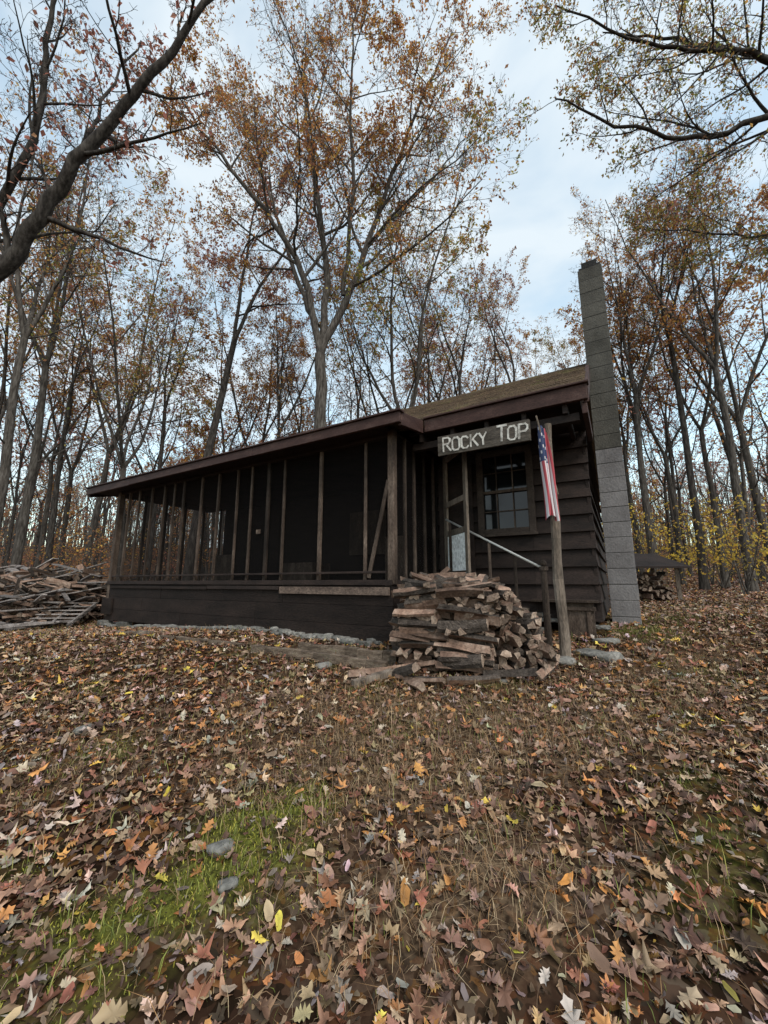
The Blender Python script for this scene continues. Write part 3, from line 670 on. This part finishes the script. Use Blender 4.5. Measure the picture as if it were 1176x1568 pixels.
def kids(T,pts,rad,L_,lev,P,tmin):
    n=P['nch'][lev]; n=max(1,int(n*(.75+.5*T.pr.random()))); az=T.pr.uniform(0,6.28); N_=len(pts)-1
    for k in range(n):
        t=tmin+(1-tmin)*(k+T.pr.uniform(.1,.9))/n; f=t*N_; i=min(int(f),N_-1); fr=f-i
        p=pts[i]*(1-fr)+pts[i+1]*fr; d=pts[i+1]-pts[i]; d=d/math.sqrt(d@d); r=rad[i]*(1-fr)+rad[i+1]*fr
        az+=2.4+T.pr.uniform(-.5,.5); ang=math.radians(T.pr.uniform(*P['ang'][lev]))
        h=np.array([-d[1],d[0],0.]) if abs(d[2])<.95 else np.array([1.,0,0]); h/=math.sqrt(h@h); w=np.cross(d,h)
        dc=math.cos(ang)*d+math.sin(ang)*(math.cos(az)*h+math.sin(az)*w)
        Lc=L_*P['rat'][lev]*(1.05-.55*t)*T.pr.uniform(.65,1.25)
        grow(T,p,dc,Lc,max(r*P['rr'],P['rmin']),lev+1,P)
def grow(T,p,d,L_,r,lev,P):
    n=NSEG[lev]; pts=path(T,p,d,L_,n,WIG[lev]*P.get('wig',1),TROP[lev]); rad=np.maximum(r*(1-np.linspace(0,1,n+1)*.8),P['rmin']*.6)
    T.tube(pts,rad,KS[lev])
    if lev<P['max']: kids(T,pts,rad,L_,lev,P,.15)
    if lev>=P['max']-1: T.lp.append((pts,lev))
DEF=dict(nch=[11,9,7,6],ang=[(30,60),(28,60),(28,65),(25,65)],rat=[.42,.5,.5,.55],rr=.55,rmin=.005,max=4,leaf=3,lsize=.05)
def finish(T,name,P,cols,probs,bark):
    V=[np.concatenate(T.v)]; nb=T.n; Q=[np.concatenate(T.q)]
    C=[]
    for pts,lev in T.lp:
        m=T.r.poisson(P['leaf']*(1 if lev==P['max'] else .5))
        if m==0: continue
        i=T.r.randint(1,len(pts),m); C.append(pts[i]+T.r.normal(0,.05,(m,3)))
    grp=[(Q[0],0)]; col=np.zeros((nb,3))+.05
    if C:
        C=np.concatenate(C); 
        ph=T.r.uniform(0,6,3); d=np.sin(C[:,0]*1.1+ph[0])+np.sin(C[:,1]*1.2+ph[1])+np.sin(C[:,2]*.9+ph[2]); C=C[T.r.rand(len(C))<.65+.28*d]
        n=len(C); a=T.r.normal(0,1,(n,3)); a[:,2]-=.5; a/=np.linalg.norm(a,axis=1)[:,None]; b=np.cross(a,T.r.normal(0,1,(n,3))); b/=np.linalg.norm(b,axis=1)[:,None]
        s=(P['lsize']*T.r.uniform(.6,1.35,n))[:,None]
        nrm=np.cross(a,b)
        L4=np.stack([C,C+a*s*.9+b*s*.55+nrm*s*.2,C+a*s*2,C+a*s*1.1-b*s*.55+nrm*s*.15],1).reshape(-1,3)
        V.append(L4); grp.append((nb+np.arange(n*4).reshape(-1,4),1))
        c=np.array(cols)[T.r.choice(len(cols),n,p=probs)]*T.r.uniform(.6,1.3,(n,1)); col=np.concatenate([col,np.repeat(c,4,0)])
    me=mesh_arrays(name,np.concatenate(V),grp,[bark,M_leaf],col)
    sm=np.zeros(len(me.polygons),bool); sm[:len(Q[0])]=True; me.polygons.foreach_set('use_smooth',sm)
    return me
ORG=([(.42,.20,.06),(.34,.15,.07),(.50,.32,.08),(.26,.12,.075),(.38,.25,.13)],[.3,.25,.12,.21,.12])
RED=([(.32,.13,.10),(.36,.18,.13),(.24,.11,.085),(.40,.22,.12)],[.35,.25,.25,.15])
YEL=([(.58,.41,.07),(.50,.33,.06),(.42,.34,.10),(.40,.22,.07)],[.4,.25,.2,.15])
GRN=([(.18,.19,.06),(.32,.26,.08),(.40,.24,.08),(.3,.15,.08)],[.22,.25,.28,.25])
def gtree(seed,H,r,fork=.4,nlead=3,spread=(12,30),P=DEF,pal=ORG,bark=M_bark,lean=(0,0),name='t'):
    T=TB(seed); d=np.array([lean[0],lean[1],1.])
    hf=H*fork; pts=path(T,(0,0,-.3),d,hf+.3,10,.025,.03); rad=np.linspace(r*1.12,r*.72,11); rad[0]*=1.5; rad[1]*=1.05
    T.tube(pts,rad,KS[0]); 
    d0=pts[-1]-pts[-2]; d0/=np.linalg.norm(d0); az=T.pr.uniform(0,6.28)
    for k in range(T.pr.randint(2,5)):
        i=T.pr.randint(4,10); a=T.pr.uniform(0,6.28); grow(T,pts[i],(math.cos(a),math.sin(a),.5),H*.16,r*.25,2,P)
    for k in range(nlead):
        az+=6.28/nlead+T.pr.uniform(-.4,.4); ang=math.radians(T.pr.uniform(*spread)) if k or nlead>2 else .1
        h=np.array([math.cos(az),math.sin(az),0]); dc=d0*math.cos(ang)+h*math.sin(ang)
        Lc=H*(1-fork)*T.pr.uniform(.8,1.08); n=14; q=path(T,pts[-1]-d0*.05,dc,Lc,n,.06,.035)
        rd=np.maximum(r*.72*(.75 if nlead>1 else 1)*(1-np.linspace(0,1,n+1)*.88),.012); T.tube(q,rd,8)
        kids(T,q,rd,Lc,0,P,.12)
    return finish(T,name,P,pal[0],pal[1],bark)
def place(name,me,x,y,rot=0,s=1,parent=None):
    o=addobj(name,me,parent,(x,y,gx(x,y))); o.rotation_euler=(0,0,rot); o.scale=(s,s,s); return o
def ctree(name,seed,base,limbs,P,pal,bark):
    T=TB(seed)
    for pts,r0,r1,trunk in limbs:
        pts=np.array(pts,float); n=max(8,len(pts)*4); tt=np.linspace(0,len(pts)-1,n)
        out=[]
        for t in tt:
            i=min(int(t),len(pts)-2); f=t-i; p0=pts[max(i-1,0)];p1=pts[i];p2=pts[i+1];p3=pts[min(i+2,len(pts)-1)]
            out.append(.5*((2*p1)+(-p0+p2)*f+(2*p0-5*p1+4*p2-p3)*f*f+(-p0+3*p1-3*p2+p3)*f**3))
        out=np.array(out); out[1:-1]+=T.r.normal(0,P.get('jit',.03),(n-2,3)); rad=np.linspace(r0,r1,n); L_=np.linalg.norm(np.diff(out,axis=0),axis=1).sum()
        if trunk: rad[0]*=1.4
        T.tube(out-base,rad,10)
        if not trunk: kids(T,out-base,rad,L_*P.get('ls',1),0,P,P.get('tm',.2))
    return finish(T,name,P,pal[0],pal[1],bark)
c=CZ
bx,by=-1.72,10.4; base=np.array([bx,by,gx(bx,by)])
Pc=dict(DEF,nch=[14,9,7,5],leaf=2.2,lsize=.045,rat=[.38,.5,.5,.55])
F0=(-1.82,10.2,6.4+c)
me=ctree('oak_tree',5,base,[
 ([base-[0,0,.3],(-1.70,10.3,3+c),F0],.20,.155,True),
 ([F0,(-2.38,10.0,8.8+c),(-3.33,9.6,10.4+c),(-4.84,9.3,12.3+c),(-6.0,9.2,14+c)],.11,.02,False),
 ([F0,(-1.77,10.4,9.4+c),(-2.46,10.8,14+c),(-2.9,11.2,18+c),(-2.8,11.2,20+c)],.12,.015,False),
 ([F0,(-.83,10.3,9.0+c),(-.16,10.2,11.3+c),(1.1,9.9,14.8+c),(2.2,9.7,17.5+c)],.12,.015,False),
 ([(-.5,10.25,10.0+c),(.6,10.6,11.8+c),(1.9,10.9,13.6+c),(2.9,11.2,15.5+c)],.06,.012,False),
 ([(-1.95,10.2,7.3+c),(-2.9,10.9,9.8+c),(-4.2,11.6,14+c),(-5.3,12,18+c)],.09,.015,False),
 ([(-1.2,10.2,8.3+c),(-.9,9.3,11+c),(-.9,8.6,14+c),(-.6,8.2,17+c)],.07,.012,False)],Pc,ORG,M_bark)
addobj('oak_tree',me,None,tuple(base))
bx,by=-6.9,4.3; base=np.array([bx,by,gx(bx,by)])
Pl=dict(DEF,nch=[13,8,6,4],leaf=.45,lsize=.04,rat=[.26,.45,.5,.5],rmin=.0035,tm=.15,ls=.95,rr=.45,jit=.016)
me=ctree('leaning_oak_tree',8,base,[
 ([base-[0,0,.3],(-6.6,4.35,1.2+c),(-5.9,4.4,3.0+c)],.22,.14,True),
 ([(-5.9,4.4,3.0+c),(-4.9,4.37,3.9+c),(-4.4,4.25,4.6+c),(-3.9,4.13,5.3+c),(-3.36,4.02,5.95+c),(-2.82,3.9,6.6+c),(-2.23,3.76,7.4+c),(-1.7,3.6,8.6+c)],.11,.022,False),
 ([(-5.9,4.4,3.0+c),(-5.2,4.3,4.3+c),(-4.52,4.1,5.4+c),(-4.36,3.95,6.3+c),(-4.2,3.77,7.4+c),(-3.9,3.6,8.6+c)],.065,.015,False),
 ([(-3.9,4.13,5.3+c),(-4.3,4.6,6.2+c),(-4.35,4.9,7.6+c),(-4.1,5.1,9+c)],.04,.01,False)],Pl,RED,M_barkd)
addobj('leaning_oak_tree',me,None,tuple(base))
bx,by=8.0,5.2; base=np.array([bx,by,gx(bx,by)])
Pr=dict(DEF,nch=[16,8,6,5],leaf=1.0,lsize=.027,rat=[.36,.45,.5,.5],rmin=.0035,tm=.15,ls=1,rr=.5,jit=.02)
me=ctree('overhanging_oak_tree',21,base,[
 ([base-[0,0,.3],(7.9,5.2,3+c),(7.6,5.1,6.0+c),(7.4,5,9.0+c)],.3,.18,True),
 ([(7.6,5.1,6.2+c),(6.6,4.9,6.9+c),(5.88,4.83,7.0+c),(4.82,4.9,6.66+c),(3.72,4.85,6.9+c),(2.62,4.79,7.3+c)],.07,.010,False),
 ([(7.5,5.1,7.2+c),(5.88,4.68,7.9+c),(5.0,4.65,8.0+c),(3.97,4.63,8.14+c),(2.62,4.53,8.7+c)],.055,.010,False),
 ([(7.5,5.1,8.2+c),(6.2,5.2,8.9+c),(5.0,5.4,9.6+c),(4.0,5.5,9.9+c)],.05,.010,False),
 ([(7.7,5.1,5.0+c),(6.9,5.6,5.7+c),(6.2,6.2,6.3+c),(5.4,6.9,7.2+c)],.035,.008,False)],Pr,GRN,M_barkd)
addobj('overhanging_oak_tree',me,None,tuple(base))
Pm=dict(DEF,nch=[9,7,6,4],leaf=2.7,lsize=.055)
Pn=dict(DEF,nch=[9,7,6,4],leaf=.7,lsize=.05)
TM=[gtree(31,17,.14,.38,3,(14,32),Pm,ORG,M_bark,name='t0'),
    gtree(32,18,.13,.5,2,(8,20),dict(Pm,leaf=3.8),RED,M_barkd,name='t1'),
    gtree(33,16,.13,.35,4,(16,36),Pm,GRN,M_bark,name='t2'),
    gtree(34,17,.12,.45,3,(10,24),Pn,ORG,M_bark,name='t3'),
    gtree(35,15,.10,.55,2,(8,22),Pn,RED,M_barkd,lean=(.05,0),name='t4'),
    gtree(36,14,.10,.4,3,(14,32),dict(Pm,leaf=3.2),ORG,M_bark,name='t5'),
    gtree(37,18,.14,.3,3,(12,28),dict(Pm,leaf=1.8),ORG,M_barkd,lean=(.04,.03),name='t6')]
Pf=dict(DEF,nch=[8,6,5],leaf=2.4,lsize=.085,max=3,rmin=.009)
FT=[gtree(61,15,.12,.45,3,(10,26),Pf,ORG,M_bark,name='f0'),gtree(62,16,.11,.5,2,(8,20),dict(Pf,leaf=.7),RED,M_barkd,name='f1'),
    gtree(63,13,.10,.4,3,(12,28),dict(Pf,leaf=2.2),RED,M_barkd,name='f2'),gtree(64,10,.07,.35,2,(12,28),dict(Pf,leaf=3.2),ORG,M_bark,name='f3'),gtree(65,16,.10,.6,2,(8,18),dict(Pf,leaf=.2),RED,M_barkd,name='f4')]
hero=[(20,11,3,.3,.95),(70,14,4,2.2,.9),(125,15,0,1,.9),(180,12.5,2,2,.8),(222,13.5,4,2.8,.85),(285,12.5,1,4,1.05),(335,16,5,5,.95),(380,19,0,.6,.9),(412,15,3,.7,.85),(448,18,4,1.9,.9),
 (575,16,6,.2,.85),(614,12.5,2,3.0,1.0),(665,20,1,.5,.9),(700,18,6,2.2,.9),(752,19,0,4.4,.8),(803,15,4,5.5,.95),(860,21,3,.5,.85),(940,20,2,1,.8),(985,17,0,3.3,.8),(1003,14,3,1.1,.95),(1045,15.5,5,2.6,.95),(1078,13,4,3.4,1.1),(1112,14,5,2.0,1.05),(1150,12,3,4.6,.95),(1190,13,0,.6,.9),(1170,17,1,.6,.9),(-20,9.5,3,2.5,.95),(-40,13,0,2.5,.9),(90,19,0,3.1,.9),(50,16,5,1.2,1.0)]
NM=['maple_tree','maple_tree','oak_tree','ash_tree','ash_tree','beech_tree','maple_tree']
for k,(u,y,t,rot,s) in enumerate(hero):
    place(NM[t],TM[t],(u-588)/600*.984*y,y,rot*1.7+k,s)
ff=empty('distant_forest')
rf=random.Random(5); cnt=0; pts_=[]
while cnt<290:
    y=rf.uniform(20,70) if rf.random()<.78 else rf.uniform(15,24); x=rf.uniform(-1,1)*(y*1.2+5)
    if any((x-a)**2+(y-b)**2<2.5 for a,b in pts_): continue
    pts_.append((x,y)); t=rf.choice([0,0,0,1,2,2,2,3,3,3,4,4]); place('forest_tree',FT[t],x,y,rf.uniform(0,6.28),rf.uniform(.6,.98),ff); cnt+=1
for k in range(12):
    an=rf.uniform(-2.9,-.25); r_=rf.uniform(18,30); place('forest_tree',FT[rf.choice([0,1,2,4])],r_*math.cos(an),r_*math.sin(an),rf.uniform(0,6),rf.uniform(.8,1),ff)
T=TB(99); 
for k in range(1900):
    y=rf.uniform(50,130); x=rf.uniform(-1,1)*(y*1.25+10); z=gx(x,y); H=rf.uniform(6,14)
    q=path(T,(x,y,z-.3),(rf.uniform(-.1,.1),0,1),H,4,.06,.02); T.tube(q,np.linspace(.12,.03,5),3)
    for j in range(4):
        i=rf.randint(1,4); q2=path(T,q[i],(rf.uniform(-1,1),rf.uniform(-1,1),rf.uniform(.5,1.2)),H*.3,2,.15,.1); T.tube(q2,np.linspace(.05,.02,3),3); T.lp.append((q2,3)); 
addobj('distant_treeline',finish(T,'distant_treeline',dict(max=3,leaf=5,lsize=.22),RED[0]+ORG[0],[.2,.15,.2,.1,.08,.1,.02,.12,.03],M_bark))
def sapling(seed,pal,leaf,H=3,ls=.045):
    T=TB(seed); P=dict(DEF,nch=[8,6,5,4],leaf=leaf,lsize=ls,rmin=.003,max=2,rat=[.5,.5,.5,.5],ang=[(45,80),(30,60),(30,60),(30,60)])
    for k in range(3):
        a=T.pr.uniform(0,6.28); q=path(T,(0,0,-.1),(math.cos(a)*.25,math.sin(a)*.25,1),H*T.pr.uniform(.6,1),9,.06,.02); rd=np.linspace(.022,.005,10); T.tube(q,rd,5); kids(T,q,rd,H,0,P,.25)
    return finish(T,'sapling',P,pal[0],pal[1],M_bark)
SP=[sapling(51,YEL,6),sapling(52,YEL,4,2.6),sapling(53,ORG,3,3),sapling(54,RED,2,2.2)]
for k,(x,y,t,s) in enumerate(((9.2,10.2,1,1.1),(10.2,11.2,0,1.1),(8.8,13.0,0,1.1),(11.5,13.5,1,1.2),(8.2,15,0,1.2),(-9.2,13,2,1),(12.8,15.5,0,1.3),(-8.2,14.5,3,1),(10.8,17,0,1.3))): place('beech_sapling',SP[t],x,y,k*1.3,s)
us=empty('forest_understory')
for k in range(220):
    y=rf.uniform(14,60); x=rf.uniform(-1,1)*(y*1.2+3); place('brush',SP[rf.choice([0,1,2,2,2,3,3,3]) if x>4 else rf.choice([2,3,3])],x,y,rf.uniform(0,6),rf.uniform(.5,1.2),us)

# ------------------------------------------------------------ world / light / camera
w=bpy.data.worlds.new('World'); sc.world=w; w.use_nodes=True; nt=w.node_tree; nt.nodes.clear()
o=N(nt,'ShaderNodeOutputWorld'); bg=N(nt,'ShaderNodeBackground'); sk=N(nt,'ShaderNodeTexSky'); sk.sky_type='NISHITA'; sk.sun_disc=False
EL,AZ=math.radians(48),math.radians(155)
sk.sun_elevation=EL; sk.sun_rotation=AZ; sk.air_density=1.0; sk.dust_density=1.0; sk.ozone_density=1.0
sk2=N(nt,'ShaderNodeVectorMath',operation='MULTIPLY'); sk2.inputs[1].default_value=(3.2,3.0,2.25); nt.links.new(sk.outputs[0],sk2.inputs[0])
tc=N(nt,'ShaderNodeTexCoord'); mp=N(nt,'ShaderNodeMapping'); mp.inputs['Scale'].default_value=(1,1,2.2); nt.links.new(tc.outputs['Generated'],mp.inputs[0])
cn=N(nt,'ShaderNodeTexNoise'); cn.inputs['Scale'].default_value=2.6; cn.inputs['Detail'].default_value=5; cn.inputs['Roughness'].default_value=.5; cn.inputs['Distortion'].default_value=.4
nt.links.new(mp.outputs[0],cn.inputs['Vector'])
cr=N(nt,'ShaderNodeMapRange'); cr.inputs[1].default_value=.38; cr.inputs[2].default_value=.62; cr.inputs[3].default_value=.25; cr.inputs[4].default_value=.95; nt.links.new(cn.outputs['Fac'],cr.inputs[0])
mxx=N(nt,'ShaderNodeMix',data_type='RGBA'); mxx.clamp_factor=True; nt.links.new(cr.outputs[0],mxx.inputs[0]); nt.links.new(sk2.outputs[0],mxx.inputs[6])
mxx.inputs[7].default_value=(5.6,6.25,6.7,1)
nt.links.new(mxx.outputs[2],bg.inputs[0]); bg.inputs[1].default_value=.15; nt.links.new(bg.outputs[0],o.inputs[0])
sd=bpy.data.lights.new('sun','SUN'); sd.energy=2.2; sd.angle=math.radians(22); sd.color=(1,.96,.91); so=bpy.data.objects.new('sun',sd); sc.collection.objects.link(so)
dirv=Vector((math.sin(AZ)*math.cos(EL),math.cos(AZ)*math.cos(EL),math.sin(EL)))
so.rotation_euler=dirv.to_track_quat('Z','Y').to_euler()
cd=bpy.data.cameras.new('camera'); co=bpy.data.objects.new('camera',cd); sc.collection.objects.link(co)
cd.sensor_fit='VERTICAL'; cd.sensor_height=24; cd.lens=24*600/1568; cd.clip_end=2000; cd.clip_start=.05
co.location=(0,0,CZ); co.rotation_euler=(math.radians(90+10.2),0,0); sc.camera=co
sc.view_settings.view_transform='Standard'; sc.view_settings.look='None'; sc.view_settings.exposure=0
print('verts',sum(len(m.vertices) for m in bpy.data.meshes))
